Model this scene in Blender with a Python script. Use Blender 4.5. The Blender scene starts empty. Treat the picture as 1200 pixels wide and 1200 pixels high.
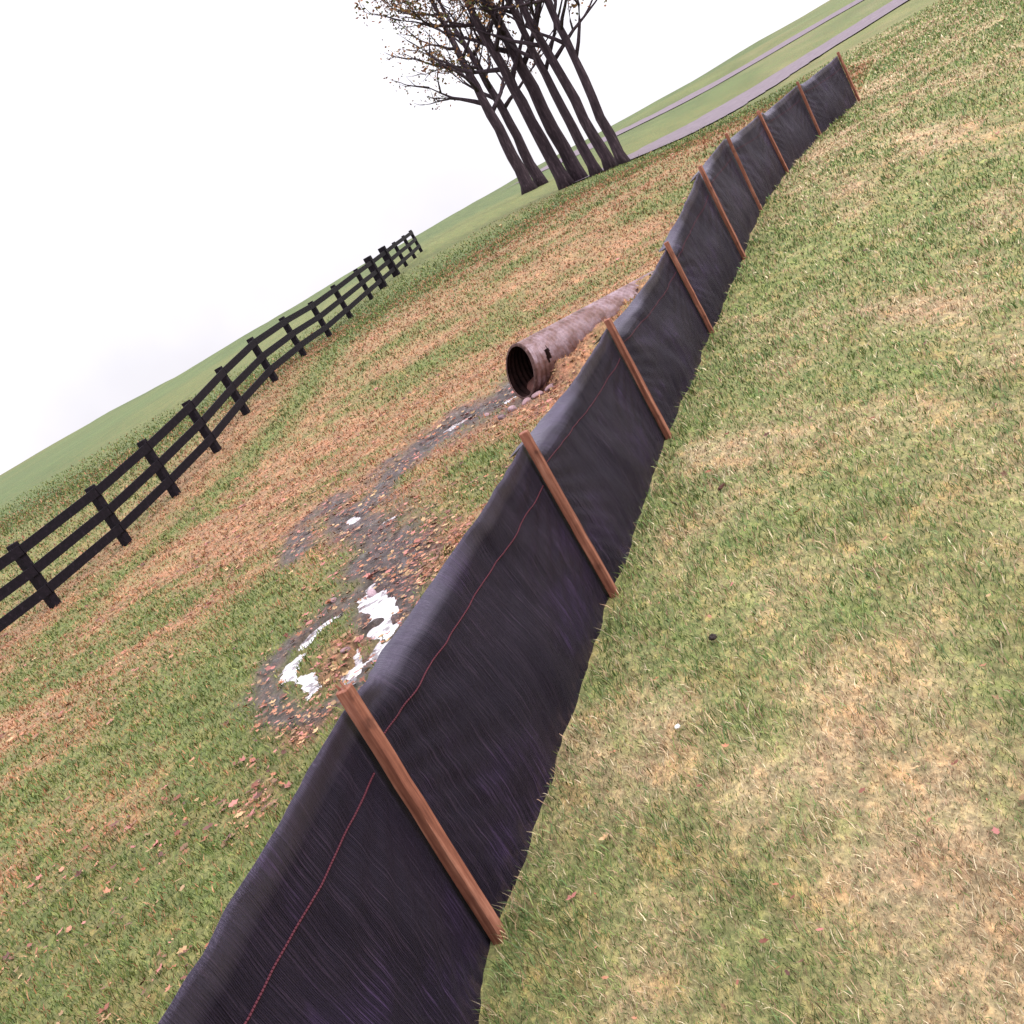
import bpy, bmesh, math, random
import numpy as np
from mathutils import Vector, Matrix, Quaternion

random.seed(7)
rng = np.random.default_rng(11)
scene = bpy.context.scene
C = scene.collection

# ------------------------------------------------------------------ camera
F_PX, HC, PITCH, ROLL = 1300.0, 1.66, math.radians(13.41), math.radians(30)
FW = Vector((0, math.cos(PITCH), -math.sin(PITCH)))
DN = Vector((0, -math.sin(PITCH), -math.cos(PITCH)))
RT = Vector((1, 0, 0))
cx_ = RT * math.cos(ROLL) + DN * math.sin(ROLL)
cy_ = RT * math.sin(ROLL) - DN * math.cos(ROLL)
cam = bpy.data.cameras.new('camera')
camo = bpy.data.objects.new('camera', cam)
C.objects.link(camo)
camo.matrix_world = Matrix((
    (cx_.x, cy_.x, -FW.x, 0), (cx_.y, cy_.y, -FW.y, 0), (cx_.z, cy_.z, -FW.z, HC), (0, 0, 0, 1)))
cam.sensor_width = 36
cam.lens = 36 * F_PX / 1200
cam.clip_start = 0.05
cam.clip_end = 2000
scene.camera = camo

# ------------------------------------------------------------------ sky, sun, exposure
SUN_EL, SUN_AZ = math.radians(52), math.radians(115)      # azimuth from +Y towards +X
world = bpy.data.worlds.new('World')
scene.world = world
world.use_nodes = True
nt = world.node_tree
nt.nodes.clear()
wout = nt.nodes.new('ShaderNodeOutputWorld')
bg = nt.nodes.new('ShaderNodeBackground')
sky = nt.nodes.new('ShaderNodeTexSky')
sky.sky_type = 'NISHITA'
sky.sun_disc = False
sky.sun_elevation = SUN_EL
sky.sun_rotation = SUN_AZ
sky.dust_density = 3.0
mx = nt.nodes.new('ShaderNodeMix'); mx.data_type = 'RGBA'
tc = nt.nodes.new('ShaderNodeTexCoord')
cn = nt.nodes.new('ShaderNodeTexNoise'); cn.inputs['Scale'].default_value = 2.2; cn.inputs['Detail'].default_value = 5
cr = nt.nodes.new('ShaderNodeValToRGB')
cr.color_ramp.elements[0].position = .3; cr.color_ramp.elements[0].color = (9.6, 9.4, 10.1, 1)
cr.color_ramp.elements[1].position = .7; cr.color_ramp.elements[1].color = (15.2, 14.6, 15.4, 1)
nt.links.new(tc.outputs['Generated'], cn.inputs['Vector'])
nt.links.new(cn.outputs['Fac'], cr.inputs['Fac'])
mx.inputs['Factor'].default_value = .88                    # a closed cloud layer over the blue
nt.links.new(sky.outputs['Color'], mx.inputs['A'])
nt.links.new(cr.outputs['Color'], mx.inputs['B'])
# an overcast sky is about three times as bright overhead as at the horizon
sx_ = nt.nodes.new('ShaderNodeSeparateXYZ'); nt.links.new(tc.outputs['Generated'], sx_.inputs[0])
mr_ = nt.nodes.new('ShaderNodeMapRange'); nt.links.new(sx_.outputs['Z'], mr_.inputs['Value'])
mr_.inputs['To Min'].default_value = .40; mr_.inputs['To Max'].default_value = 1.15
vm_ = nt.nodes.new('ShaderNodeVectorMath'); vm_.operation = 'SCALE'
nt.links.new(mx.outputs['Result'], vm_.inputs[0]); nt.links.new(mr_.outputs['Result'], vm_.inputs['Scale'])
nt.links.new(vm_.outputs['Vector'], bg.inputs['Color'])
bg.inputs['Strength'].default_value = 0.15
nt.links.new(bg.outputs['Background'], wout.inputs['Surface'])

sl = bpy.data.lights.new('sun', 'SUN')
sl.energy = 1.5
sl.angle = math.radians(14)
sl.color = (1.0, .93, .86)
so = bpy.data.objects.new('sun', sl)
C.objects.link(so)
sdir = Vector((math.sin(SUN_AZ) * math.cos(SUN_EL), math.cos(SUN_AZ) * math.cos(SUN_EL), math.sin(SUN_EL)))
so.rotation_euler = (-sdir).to_track_quat('-Z', 'Y').to_euler()
so.location = (0, -5, 20)
scene.view_settings.view_transform = 'Standard'
scene.view_settings.look = 'None'
scene.view_settings.gamma = 1
scene.view_settings.use_curve_mapping = False
scene.view_settings.exposure = 0.66


# ------------------------------------------------------------------ helpers
def at(px, py, z=0.0):
    """the point at height z that stands at that place of the 1200 px photograph"""
    a, b = px - 600, py - 600
    u = a * math.cos(ROLL) - b * math.sin(ROLL)
    v = a * math.sin(ROLL) + b * math.cos(ROLL)
    d = FW * F_PX + RT * u + DN * v
    t = (z - HC) / d.z
    return Vector((d.x * t, d.y * t, z))


def lat(ix, iy, seed):
    h = (ix.astype(np.int64) * 374761393 + iy.astype(np.int64) * 668265263 + seed * 974634777) & 0xFFFFFFFF
    h = ((h ^ (h >> 13)) * 1274126177) & 0xFFFFFFFF
    h = h ^ (h >> 16)
    return (h & 0xFFFF) / 65535.0


def vnoise(x, y, seed=0):
    x = np.asarray(x, float); y = np.asarray(y, float)
    ix = np.floor(x); iy = np.floor(y)
    fx = x - ix; fy = y - iy
    fx = fx * fx * (3 - 2 * fx); fy = fy * fy * (3 - 2 * fy)
    a = lat(ix, iy, seed); b = lat(ix + 1, iy, seed)
    c = lat(ix, iy + 1, seed); d = lat(ix + 1, iy + 1, seed)
    return (a * (1 - fx) + b * fx) * (1 - fy) + (c * (1 - fx) + d * fx) * fy


def fbm(x, y, seed=0, oct=4):
    s = 0; a = .5; n = 0
    for k in range(oct):
        s = s + a * vnoise(x * 2 ** k + 17.3 * k, y * 2 ** k - 9.1 * k, seed + k)
        n += a; a *= .5
    return s / n


def sstep(a, b, x):
    t = np.clip((x - a) / (b - a), 0, 1)
    return t * t * (3 - 2 * t)


def mesh_np(name, verts, faces_quads=None, faces_tris=None, smooth=True):
    verts = np.asarray(verts, np.float32)
    me = bpy.data.meshes.new(name)
    nq = 0 if faces_quads is None else len(faces_quads)
    ntr = 0 if faces_tris is None else len(faces_tris)
    loops = []
    starts = []
    p = 0
    if nq:
        q = np.asarray(faces_quads, np.int32); loops.append(q.ravel()); starts.append(np.arange(nq) * 4); p = nq * 4
    if ntr:
        t = np.asarray(faces_tris, np.int32); loops.append(t.ravel()); starts.append(p + np.arange(ntr) * 3)
    loops = np.concatenate(loops).astype(np.int32); starts = np.concatenate(starts).astype(np.int32)
    me.vertices.add(len(verts)); me.vertices.foreach_set('co', verts.ravel())
    me.loops.add(len(loops)); me.loops.foreach_set('vertex_index', loops)
    me.polygons.add(len(starts)); me.polygons.foreach_set('loop_start', starts)
    me.update(calc_edges=True)
    me.polygons.foreach_set('use_smooth', np.full(len(starts), smooth))
    me.update()
    return me


def add_attr(me, name, col):
    a = me.attributes.new(name, 'FLOAT_COLOR', 'POINT')
    c = np.ones((len(me.vertices), 4), np.float32)
    c[:, :col.shape[1]] = col
    a.data.foreach_set('color', c.ravel())


def link(name, me, mat, parent=None):
    o = bpy.data.objects.new(name, me)
    C.objects.link(o)
    if mat is not None:
        for m in (mat if isinstance(mat, (list, tuple)) else [mat]):
            me.materials.append(m)
    if parent is not None:
        o.parent = parent
    return o


def empty(name, loc=(0, 0, 0), rz=0):
    o = bpy.data.objects.new(name, None)
    o.empty_display_size = .2
    C.objects.link(o)
    o.location = loc
    o.rotation_euler = (0, 0, rz)
    return o


def tag(o, label=None, cat=None, group=None, kind=None):
    if label: o['label'] = label
    if cat: o['category'] = cat
    if group: o['group'] = group
    if kind: o['kind'] = kind
    return o


def bm_mesh(bm, name, smooth=False):
    me = bpy.data.meshes.new(name)
    bm.normal_update()
    bm.to_mesh(me); bm.free()
    for p in me.polygons: p.use_smooth = smooth
    return me


def add_bar(bm, p0, p1, w, d, xdir, rings=2, jit=0.0, bev=.12):
    """a board or post from p0 to p1: width w along xdir, depth d across it, with worn chamfered edges"""
    p0 = Vector(p0); p1 = Vector(p1)
    ax = (p1 - p0).normalized()
    xd = Vector(xdir); xd = (xd - ax * xd.dot(ax)).normalized()
    yd = ax.cross(xd)
    b = min(w, d) * bev
    prof = [(w/2-b, d/2), (-w/2+b, d/2), (-w/2, d/2-b), (-w/2, -d/2+b), (-w/2+b, -d/2), (w/2-b, -d/2), (w/2, -d/2+b), (w/2, d/2-b)]
    L = (p1 - p0).length
    vs = []
    ts = [0, b / L] + [i / rings for i in range(1, rings)] + [1 - b / L, 1]
    for k, t in enumerate(ts):
        sc = 1 - (2 * b / min(w, d)) * .6 if k in (0, len(ts) - 1) else 1
        off = xd * random.uniform(-jit, jit) + yd * random.uniform(-jit, jit)
        vs.append([bm.verts.new(p0 + ax * (L * t) + off + xd * (x * sc) + yd * (y * sc)) for x, y in prof])
    for a, b2 in zip(vs[:-1], vs[1:]):
        for i in range(8):
            j = (i + 1) % 8
            bm.faces.new((a[i], a[j], b2[j], b2[i]))
    bm.faces.new(list(reversed(vs[0])))
    bm.faces.new(vs[-1])


def add_tube(bm, pts, rad, seg=8, cap=True, wob=0.0):
    pts = [Vector(p) for p in pts]
    rings = []
    for i, p in enumerate(pts):
        d = (pts[min(i + 1, len(pts) - 1)] - pts[max(i - 1, 0)]).normalized()
        a = Vector((0, 0, 1)) if abs(d.z) < .9 else Vector((1, 0, 0))
        x = d.cross(a).normalized(); y = d.cross(x)
        r = rad[i] if hasattr(rad, '__len__') else rad
        rings.append([bm.verts.new(p + (x * math.cos(t) + y * math.sin(t)) * r * (1 + random.uniform(-wob, wob)))
                      for t in [2 * math.pi * k / seg for k in range(seg)]])
    for a, b in zip(rings[:-1], rings[1:]):
        for i in range(seg):
            j = (i + 1) % seg
            bm.faces.new((a[i], a[j], b[j], b[i]))
    if cap:
        bm.faces.new(list(reversed(rings[0]))); bm.faces.new(rings[-1])


def new_mat(name, rough=.8, spec=.3):
    m = bpy.data.materials.new(name)
    m.use_nodes = True
    n = m.node_tree
    b = n.nodes['Principled BSDF']
    b.inputs['Roughness'].default_value = rough
    b.inputs['Specular IOR Level'].default_value = spec
    return m, n, b


def N(n, t, **kw):
    x = n.nodes.new(t)
    for k, v in kw.items():
        if k in x.inputs: x.inputs[k].default_value = v
        else: setattr(x, k, v)
    return x


def ramp(n, stops, fac=None):
    r = n.nodes.new('ShaderNodeValToRGB')
    e = r.color_ramp.elements
    while len(e) < len(stops): e.new(.5)
    for i, (p, c) in enumerate(stops):
        e[i].position = p
        e[i].color = (*c, 1) if len(c) == 3 else c
    if fac is not None: n.links.new(fac, r.inputs['Fac'])
    return r


def noise(n, scale, detail=4, vec=None, rough=.6):
    x = n.nodes.new('ShaderNodeTexNoise')
    x.inputs['Scale'].default_value = scale
    x.inputs['Detail'].default_value = detail
    x.inputs['Roughness'].default_value = rough
    if vec is not None: n.links.new(vec, x.inputs['Vector'])
    return x


def bump(n, b, h, strength=.4, dist=.01):
    x = n.nodes.new('ShaderNodeBump')
    x.inputs['Strength'].default_value = strength
    x.inputs['Distance'].default_value = dist
    n.links.new(h, x.inputs['Height'])
    n.links.new(x.outputs['Normal'], b.inputs['Normal'])
    return x


def mixc(n, fac, a, b, mode='MIX'):
    x = n.nodes.new('ShaderNodeMix'); x.data_type = 'RGBA'; x.blend_type = mode
    for s, v in (('Factor', fac), ('A', a), ('B', b)):
        if hasattr(v, 'links') or hasattr(v, 'is_linked'): n.links.new(v, x.inputs[s])
        elif s == 'Factor': x.inputs[s].default_value = v
        else: x.inputs[s].default_value = (*v, 1)
    return x.outputs['Result']


# ------------------------------------------------------------------ the lie of the land
# silt fence stakes: x, y, ground z, top z
STAKES = [(-1.62, -1.20, 0.0, .82), (-1.16, .80, 0.0, .82), (-.612, 2.70, 0.0, .805), (.205, 4.62, 0.0, .815), (1.055, 6.58, 0.0, .80),
          (2.125, 8.83, .0, .81), (3.14, 10.57, .16, 1.105), (4.15, 12.6, .24, 1.17), (5.35, 14.6, .28, 1.14),
          (6.75, 16.6, .32, 1.15), (8.35, 18.5, .36, 1.18)]
SX = np.array([s[0] for s in STAKES] + [13.0, 18.0, 30, 60, 200]); SY = np.array([s[1] for s in STAKES] + [27, 45, 80, 150, 600])


def fence_x(y):
    return np.interp(y, SY, SX)


ZL_Y = [-500, -5, 5, 13.5, 17, 19, 20.6, 22.3, 24.6, 27, 30, 33, 36, 39.6, 45, 55, 70, 100, 135, 180, 300, 700]
ZL_Z = [.1, -.1, -.30, -.30, -.17, -.03, .19, .42, .68, .92, 1.0, 1.03, 1.13, 1.31, 1.55, 1.95, 2.40, 3.35, 4.15, 3.9, 1.0, -6]
ZR_Y = [-500, 8.8, 10.57, 12.6, 18, 30, 46, 60, 80, 110, 140, 180, 300, 700]
ZR_Z = [0, 0, .16, .24, .34, .42, .52, .95, 1.9, 3.2, 4.15, 3.9, 1.0, -6]
ZW = -.335                                                # water level in the ditch


PCA, PSA = math.cos(math.radians(27)), math.sin(math.radians(27))


def smooth_interp(y, Y, Z):
    s = 0
    for o, w in ((-1, .2), (-.4, .2), (0, .2), (.4, .2), (1, .2)):
        s = s + w * np.interp(y + o * np.clip(np.abs(y) * .04, .05, 8), Y, Z)
    return s


def seg_dist(x, y, pts, ys=.42):
    """distance to a polyline, stretched along y because the wet marks lie that way"""
    best = np.full(np.shape(x), 1e9)
    for (a, b) in zip(pts[:-1], pts[1:]):
        ax, ay, bx, by = a[0], a[1] * ys, b[0], b[1] * ys
        dx, dy = bx - ax, by - ay
        t = np.clip(((x - ax) * dx + (y * ys - ay) * dy) / (dx * dx + dy * dy + 1e-9), 0, 1)
        best = np.minimum(best, np.hypot(x - ax - t * dx, y * ys - ay - t * dy))
    return best


def W(*pts): return [tuple(at(px, py, ZW)[:2]) for px, py in pts]


POOLS = [
    (W((340, 789), (350, 772), (364, 752), (380, 735), (398, 722)), .045),
    (W((338, 788), (352, 795), (372, 799)), .06),
    (W((400, 797), (414, 793), (427, 780), (440, 764)), .05),
    (W((432, 701), (446, 711), (455, 724), (458, 740), (448, 757), (438, 770)), .085),
    (W((524, 506), (540, 496), (553, 488)), .05),
    (W((492, 524), (508, 515)), .03),
    (W((408, 612), (422, 610)), .04),
    (W((452, 612), (466, 606)), .03),
    (W((596, 470), (612, 462)), .05),
]
CHANNEL = W((612, 458), (590, 470), (545, 495), (500, 520), (462, 556), (440, 590), (425, 612), (452, 640), (462, 672), (448, 700))
CHANNEL2 = W((425, 612), (390, 605), (365, 628))


def height(x, y, detail=True):
    x = np.asarray(x, float); y = np.asarray(y, float)
    xf = fence_x(y)
    s = (xf - x) * .92
    wid = np.interp(y, [0, 9, 14, 25, 45, 100], [1.9, 1.9, 2.2, 6, 13, 30])
    w = sstep(.05, 1, s / wid)
    zl = smooth_interp(y, ZL_Y, ZL_Z); zr = smooth_interp(y, ZR_Y, ZR_Z)
    z = zr * (1 - w) + zl * w
    z = z + (fbm(x * .05, y * .05, 3) - .5) * sstep(55, 120, y) * 1.2          # the far hills
    z = z + .5 * sstep(5, 25, -x) * (1 - sstep(40, 90, y)) * .3
    z = z + (fbm(x * .55, y * .55, 5) - .5) * .05 * sstep(.2, 1.6, np.abs(s))
    if detail:
        z = z + (fbm(x * 5, y * 5, 9) - .5) * .022 * sstep(.0, .5, np.abs(s))
        inb = (x > -4) & (x < 3.5) & (y > 4.5) & (y < 17)
        if inb.any():
            xx = x[inb]; yy = y[inb]; zz = z[inb]
            # the wet ditch floor is levelled just above the water, with a ragged rim
            dc = np.minimum(seg_dist(xx, yy, CHANNEL), seg_dist(xx, yy, CHANNEL2))
            rag = (fbm(xx * 9, yy * 6, 21) - .5)
            m = 1 - sstep(.05, .40, dc + rag * .16)
            zz = zz * (1 - m) + (ZW + .022 + rag * .05) * m
            c = at(392, 762, ZW)
            dm = np.hypot((xx - c.x) / .62, (yy - c.y) / 1.35)
            m2 = 1 - sstep(.75, 1.35, dm + rag * .3)
            zz = zz * (1 - m2) + (ZW + .02 + rag * .045) * m2
            zz = zz + .055 * np.exp(-(((xx - c.x - .02) / .22) ** 2 + ((yy - c.y) / .5) ** 2))      # grassy islet
            for pts, rw in POOLS:
                dp = seg_dist(xx, yy, pts) + (fbm(xx * 11, yy * 6, 33) - .5) * rw * 4.2
                k = 1 - sstep(rw * .55, rw * 1.35, dp)
                zz = zz * (1 - k) + (ZW - .03) * k
            # washed-in soil banked against the camera side of the culvert, burying it further along
            pa = (xx - .895) * PCA + (yy - 12.75) * PSA; pb = -(xx - .895) * PSA + (yy - 12.75) * PCA
            crest = np.interp(pa, [0, .12, .5, 1.2, 2.0, 2.8], [-.24, -.16, -.08, .00, .10, .14]) + (fbm(xx * 4.5, yy * 4.5, 55) - .5) * .16
            side = (1 - sstep(.32, 1.0, -pb)) * sstep(-.05, .30, pa) * (pb < .1)
            zz = np.maximum(zz, zz * (1 - side) + crest * side)
            z = z.copy(); z[inb] = zz
    return z


def stretch(a, b, step, far, g=1.055):
    mid = list(np.arange(a, b + 1e-6, step))
    out = []; p = b; st = step
    while p < far: st *= g; p += st; out.append(p)
    lo = []; p = a; st = step
    while p > -far: st *= g; p -= st; lo.append(p)
    return np.array(lo[::-1] + mid + out)


gx = stretch(-3.4, 3.6, .028, 520)
gy = stretch(1.0, 14.6, .034, 520)
GX, GY = np.meshgrid(gx, gy)
GZ = height(GX, GY)
nx, ny = len(gx), len(gy)
V = np.stack([GX.ravel(), GY.ravel(), GZ.ravel()], 1)
idx = np.arange(nx * ny).reshape(ny, nx)
Q = np.stack([idx[:-1, :-1], idx[:-1, 1:], idx[1:, 1:], idx[1:, :-1]], -1).reshape(-1, 4)

# ---- what grows where (surface cover plus a painted shade band, in ground coordinates)
# colour kinds
C_GREEN = np.array([.078, .108, .030]); C_YG = np.array([.160, .168, .060]); C_STRAW = np.array([.270, .210, .125])
C_BROWN = np.array([.225, .108, .055]); C_PINK = np.array([.270, .115, .085]); C_MUD = np.array([.050, .034, .034])


def blob(x, y, px, py, rx, ry, z=-.25, rag=0):
    c = at(px, py, z)
    return np.exp(-(((x - c.x) / rx) ** 2 + ((y - c.y) / ry) ** 2) * (1 + rag))


BF = [(-7.9, 15.8), (-6.9, 17.4), (-5.96, 19.1), (-5.18, 20.6), (-4.44, 22.3), (-3.92, 24.6), (-3.31, 27.0), (-2.68, 30.0), (-2.04, 33.2), (-1.35, 36.2), (-.52, 39.6), (.05, 42.6), (.75, 45.6), (1.35, 48.6), (1.95, 51.8), (2.5, 55.0)]
BFX = [p[0] for p in BF] + [20]; BFY = [p[1] for p in BF] + [120]


def cover(x, y):
    """green, leaf litter, mud amounts at a point"""
    xf = fence_x(y); s = xf - x
    left = sstep(.02, .4, s)
    n1 = fbm(x * .9, y * .45, 40, 4); n2 = fbm(x * 2.6, y * 1.5, 44, 4); n3 = fbm(x * .25, y * .25, 47, 3)
    # lawn this side of the fence: green and straw patches
    gR = sstep(.34, .66, n1 * .42 + n2 * .50 + n3 * .08 + .085) * .92
    for b in ((985, 585, 1.0, 1.0, 0), (1085, 640, .6, .6, 0), (1010, 700, .5, .5, 0), (700, 790, .35, .5, 0), (860, 650, .5, .6, 0), (790, 590, .35, .6, 0)):
        gR = np.maximum(gR, blob(x, y, *b) * .95)
    gR = np.clip(gR, 0, 1) * .90
    # beyond: broad brown leafy slope, greener near the ditch, at the board fence and up the hill
    bx = np.interp(y, BFY, BFX)
    off = x - bx                                           # metres in front of the board fence
    n4 = fbm(x * .5, y * .9, 50, 4)
    n5 = fbm(x * .9 + y * .15, y * 2.2, 52, 4)
    brown = sstep(.34, .68, n4 * .5 + n5 * .5 + .10 * np.exp(-((y - 15.0) / 3.5) ** 2) + .05 * np.exp(-((y - 24) / 5) ** 2))
    gL = 1 - brown * .95
    band = np.exp(-((off - 1.5 - y * .012) / .75) ** 2) * (y > 12)
    gL = np.maximum(gL * .9, band)
    gL = gL * (1 - .6 * np.exp(-((off - .2) / .5) ** 2))
    gL = np.maximum(gL, sstep(0, 2.5, -off) * (y > 8) * .8)
    gL = np.maximum(gL, sstep(30, 37, y))
    near = (1 - sstep(9.0, 12.0, y))
    gL = np.maximum(gL, near * sstep(.25, .52, n1) * .95)
    for b in ((300, 700, .8, 1.4), (250, 780, .7, 1.0), (560, 535, .5, 1.0), (300, 850, .5, .6), (650, 310, .1, .1), (560, 560, .5, 1)):
        gL = np.maximum(gL, blob(x, y, *b) * 1.1)
    gL = np.clip(gL, 0, 1)
    inb = (x > -5) & (x < 4) & (y > 4) & (y < 18)
    leaf = brown * .42 * sstep(.46, .62, n5) * (1 - .6 * sstep(15, 22, y)) * (1 - sstep(24, 34, y)) * (1 - near * .6)
    for b, k in (((505, 640, .34, .85), 2.0), ((700, 365, .7, .35), 1.5), ((675, 420, .5, .5), 1.6), ((640, 470, .3, .5), 1.5), ((405, 760, .16, .4), 1.3), ((352, 848, .14, .3), 1.1), ((690, 385, .55, .5), 1.2), ((650, 445, .35, .6), 1.2),
                 ((405, 590, .35, .7), .7), ((300, 930, .15, .3), .9), ((275, 660, .15, .6), .8), ((500, 470, 1.3, 1.0), .4), ((330, 600, 1.2, 2.2), .5), ((640, 290, 1.5, 3), .6)):
        leaf = np.maximum(leaf, blob(x, y, *b) * k * (.45 + .9 * n2))
    dc = np.minimum(seg_dist(x, y, CHANNEL), seg_dist(x, y, CHANNEL2))
    mud = (1 - sstep(.10, .62, dc + (n2 - .5) * .85)) * inb
    c = at(392, 762, ZW)
    ring = np.hypot((x - c.x) / .55, (y - c.y) / 1.2)
    mud = np.maximum(mud, np.exp(-((ring - .95 + (n2 - .5) * .8) / .30) ** 2) * .95)
    mud = np.maximum(mud, .8 * blob(x, y, 600, 470, .5, .6))
    mud = np.maximum(mud, .9 * blob(x, y, 440, 615, .35, .8) * (.5 + n2))
    mud = np.clip(mud, 0, 1) * left
    g = gR * (1 - left) + gL * left
    leaf = np.maximum(leaf, 1.3 * blob(x, y, 392, 768, .20, .45) * left)
    lf = np.clip(leaf * left + (1 - left) * .12 * sstep(.5, .62, 1 - n1), 0, 1)
    return g, lf, mud


def cover_colour(x, y, soil=True):
    g, lf, mud = cover(x, y)
    n = fbm(x * 6, y * 4, 60, 3)[..., None]
    left = sstep(.02, .4, fence_x(y) - x)[..., None]
    green = C_GREEN * 1.0 * (1 - n) + C_YG * n
    dry = (C_STRAW * 1.25 * (1 - left) + (C_BROWN * .55 + C_STRAW * .45) * left) * (.8 + .4 * n)
    g = g[..., None]; lf = lf[..., None]; mud = mud[..., None]
    dry = dry * (.75 + .5 * fbm(x * .7, y * 1.3, 64, 4))[..., None]
    green = green * (1 + .25 * (1 - left))
    c = dry * (1 - g) + green * g
    c = c * (1 - lf * .7) + (C_PINK * .6 + C_BROWN * .4) * lf * .7
    c = c * (1 - mud) + C_MUD * mud
    shade = (np.exp(-((y - 33) / 5.5) ** 2) * left[..., 0])[..., None]  # tree shade painted into the ground colour as a deep green band
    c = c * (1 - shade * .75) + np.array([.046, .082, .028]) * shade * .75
    far = sstep(32, 46, y)[..., None]
    c = c * (1 - far * .75) + np.array([.058, .090, .030]) * (.8 + .5 * n) * (.72 + .62 * fbm(x * .06, y * .035, 95, 5))[..., None] * (1 + np.array([.5, .12, .1]) * sstep(.5, .7, fbm(x * .035, y * .02, 99, 4))[..., None]) * far * .75
    return c


me = mesh_np('ground', V, Q)
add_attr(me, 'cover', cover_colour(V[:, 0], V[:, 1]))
g_, l_, m_ = cover(V[:, 0], V[:, 1])
add_attr(me, 'wet', np.stack([m_, l_, g_], 1))
gm, n, b = new_mat('ground', .95, .1)
at1 = N(n, 'ShaderNodeAttribute', attribute_name='cover')
at2 = N(n, 'ShaderNodeAttribute', attribute_name='wet')
geo = N(n, 'ShaderNodeNewGeometry')
mp = N(n, 'ShaderNodeMapping'); mp.inputs['Scale'].default_value = (1.6, .8, 1)
n.links.new(geo.outputs['Position'], mp.inputs['Vector'])
n1 = noise(n, 14, 6, mp.outputs['Vector'], .75)
n2 = noise(n, 60, 4, mp.outputs['Vector'], .7)
n3 = noise(n, 3.2, 5, mp.outputs['Vector'], .7)
r1 = ramp(n, [(.3, (.42, .42, .40)), (.5, (1, 1, 1)), (.68, (1.75, 1.6, 1.5))], n1.outputs['Fac'])
r2 = ramp(n, [(.3, (.5, .5, .5)), (.55, (1.05, 1.05, 1.05)), (.75, (1.6, 1.55, 1.5))], n2.outputs['Fac'])
r3 = ramp(n, [(.32, (.8, 1.0, .72)), (.5, (1, 1, 1)), (.66, (1.3, 1.05, .95))], n3.outputs['Fac'])
c = mixc(n, 1.0, at1.outputs['Color'], r1.outputs['Color'], 'MULTIPLY')
c = mixc(n, .8, c, r2.outputs['Color'], 'MULTIPLY')
c = mixc(n, 1.0, c, r3.outputs['Color'], 'MULTIPLY')
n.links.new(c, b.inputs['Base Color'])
b.inputs['Specular IOR Level'].default_value = .35
sp = N(n, 'ShaderNodeSeparateColor'); n.links.new(at2.outputs['Color'], sp.inputs['Color'])
rr = ramp(n, [(.4, (.95,) * 3), (.9, (.7,) * 3)], sp.outputs['Red']); ng = noise(n, 5.5, 5, mp.outputs['Vector'], .75)
gl = ramp(n, [(.53, (0, 0, 0)), (.60, (1, 1, 1))], ng.outputs['Fac'])
wl = ramp(n, [(.72, (0, 0, 0)), (.95, (1, 1, 1))], sp.outputs['Red'])
gw = N(n, 'ShaderNodeMath', operation='MULTIPLY'); n.links.new(gl.outputs['Color'], gw.inputs[0]); n.links.new(wl.outputs['Color'], gw.inputs[1])
n.links.new(mixc(n, gw.outputs[0], rr.outputs['Color'], (.16, .16, .16)), b.inputs['Roughness'])
bump(n, b, n1.outputs['Fac'], .7, .03)
ground = link('ground', me, gm)
tag(ground, kind='structure')

# ---- water lying in the ditch
bm = bmesh.new()
wp = [at(*p, ZW) for p in ((320, 830), (330, 700), (395, 560), (500, 480), (625, 428), (648, 470), (560, 530), (500, 640), (480, 720), (430, 830))]
bm.faces.new([bm.verts.new(p) for p in wp])
wm, n, b = new_mat('standing_water', .04, .5)
b.inputs['Base Color'].default_value = (.12, .10, .11, 1)
b.inputs['IOR'].default_value = 1.33
geo = N(n, 'ShaderNodeNewGeometry'); w1 = noise(n, 9, 2, geo.outputs['Position']); bump(n, b, w1.outputs['Fac'], .06, .01)
# pale drifts in the water colour stand in for the white sky reflection
w2 = noise(n, 7, 5, geo.outputs['Position'], .7)
fr = ramp(n, [(.40, (0, 0, 0)), (.50, (1, 1, 1))], w2.outputs['Fac'])
n.links.new(mixc(n, fr.outputs['Color'], (.12, .10, .11), (.55, .53, .56)), b.inputs['Base Color'])
tag(link('water', bm_mesh(bm, 'water'), wm), kind='structure')

# ---- the lane beyond the trees
lane_m, n, b = new_mat('lane_asphalt', .8, .3)
geo = N(n, 'ShaderNodeNewGeometry'); w1 = noise(n, 3, 5, geo.outputs['Position'])
r = ramp(n, [(.3, (.105, .080, .098)), (.7, (.165, .132, .155))], w1.outputs['Fac']); n.links.new(r.outputs['Color'], b.inputs['Base Color'])


def strip(name, line, wid, mat):
    vs = []; q = []
    pts = []
    for (a, b) in zip(line[:-1], line[1:]):
        for k in range(14): pts.append(Vector(a).lerp(Vector(b), k / 14))
    pts.append(Vector(line[-1]))
    K = 5
    for i, p in enumerate(pts):
        d = (pts[min(i + 1, len(pts) - 1)] - pts[max(i - 1, 0)]).normalized()
        nn = Vector((-d.y, d.x))
        for k in range(K):
            v = p + nn * wid * (k / (K - 1) - .5) * (1 + random.uniform(-.07, .07))
            vs.append((v.x, v.y))
    vs = np.array(vs)
    z = height(vs[:, 0], vs[:, 1]) + .05
    for i in range(len(pts) - 1):
        for k in range(K - 1):
            a = i * K + k
            q.append((a, a + 1, a + K + 1, a + K))
    o = link(name, mesh_np(name, np.column_stack([vs, z]), q), mat)
    return tag(o, kind='structure')


strip('road', [(9.9, 42.2), (12.2, 44.6), (15, 48), (20, 52), (32, 58), (60, 64), (110, 66)], 5.6, lane_m)
strip('far_road', [(17, 108), (21, 92), (27, 84), (42, 80), (80, 78), (140, 80)], 6.5, lane_m)


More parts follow.
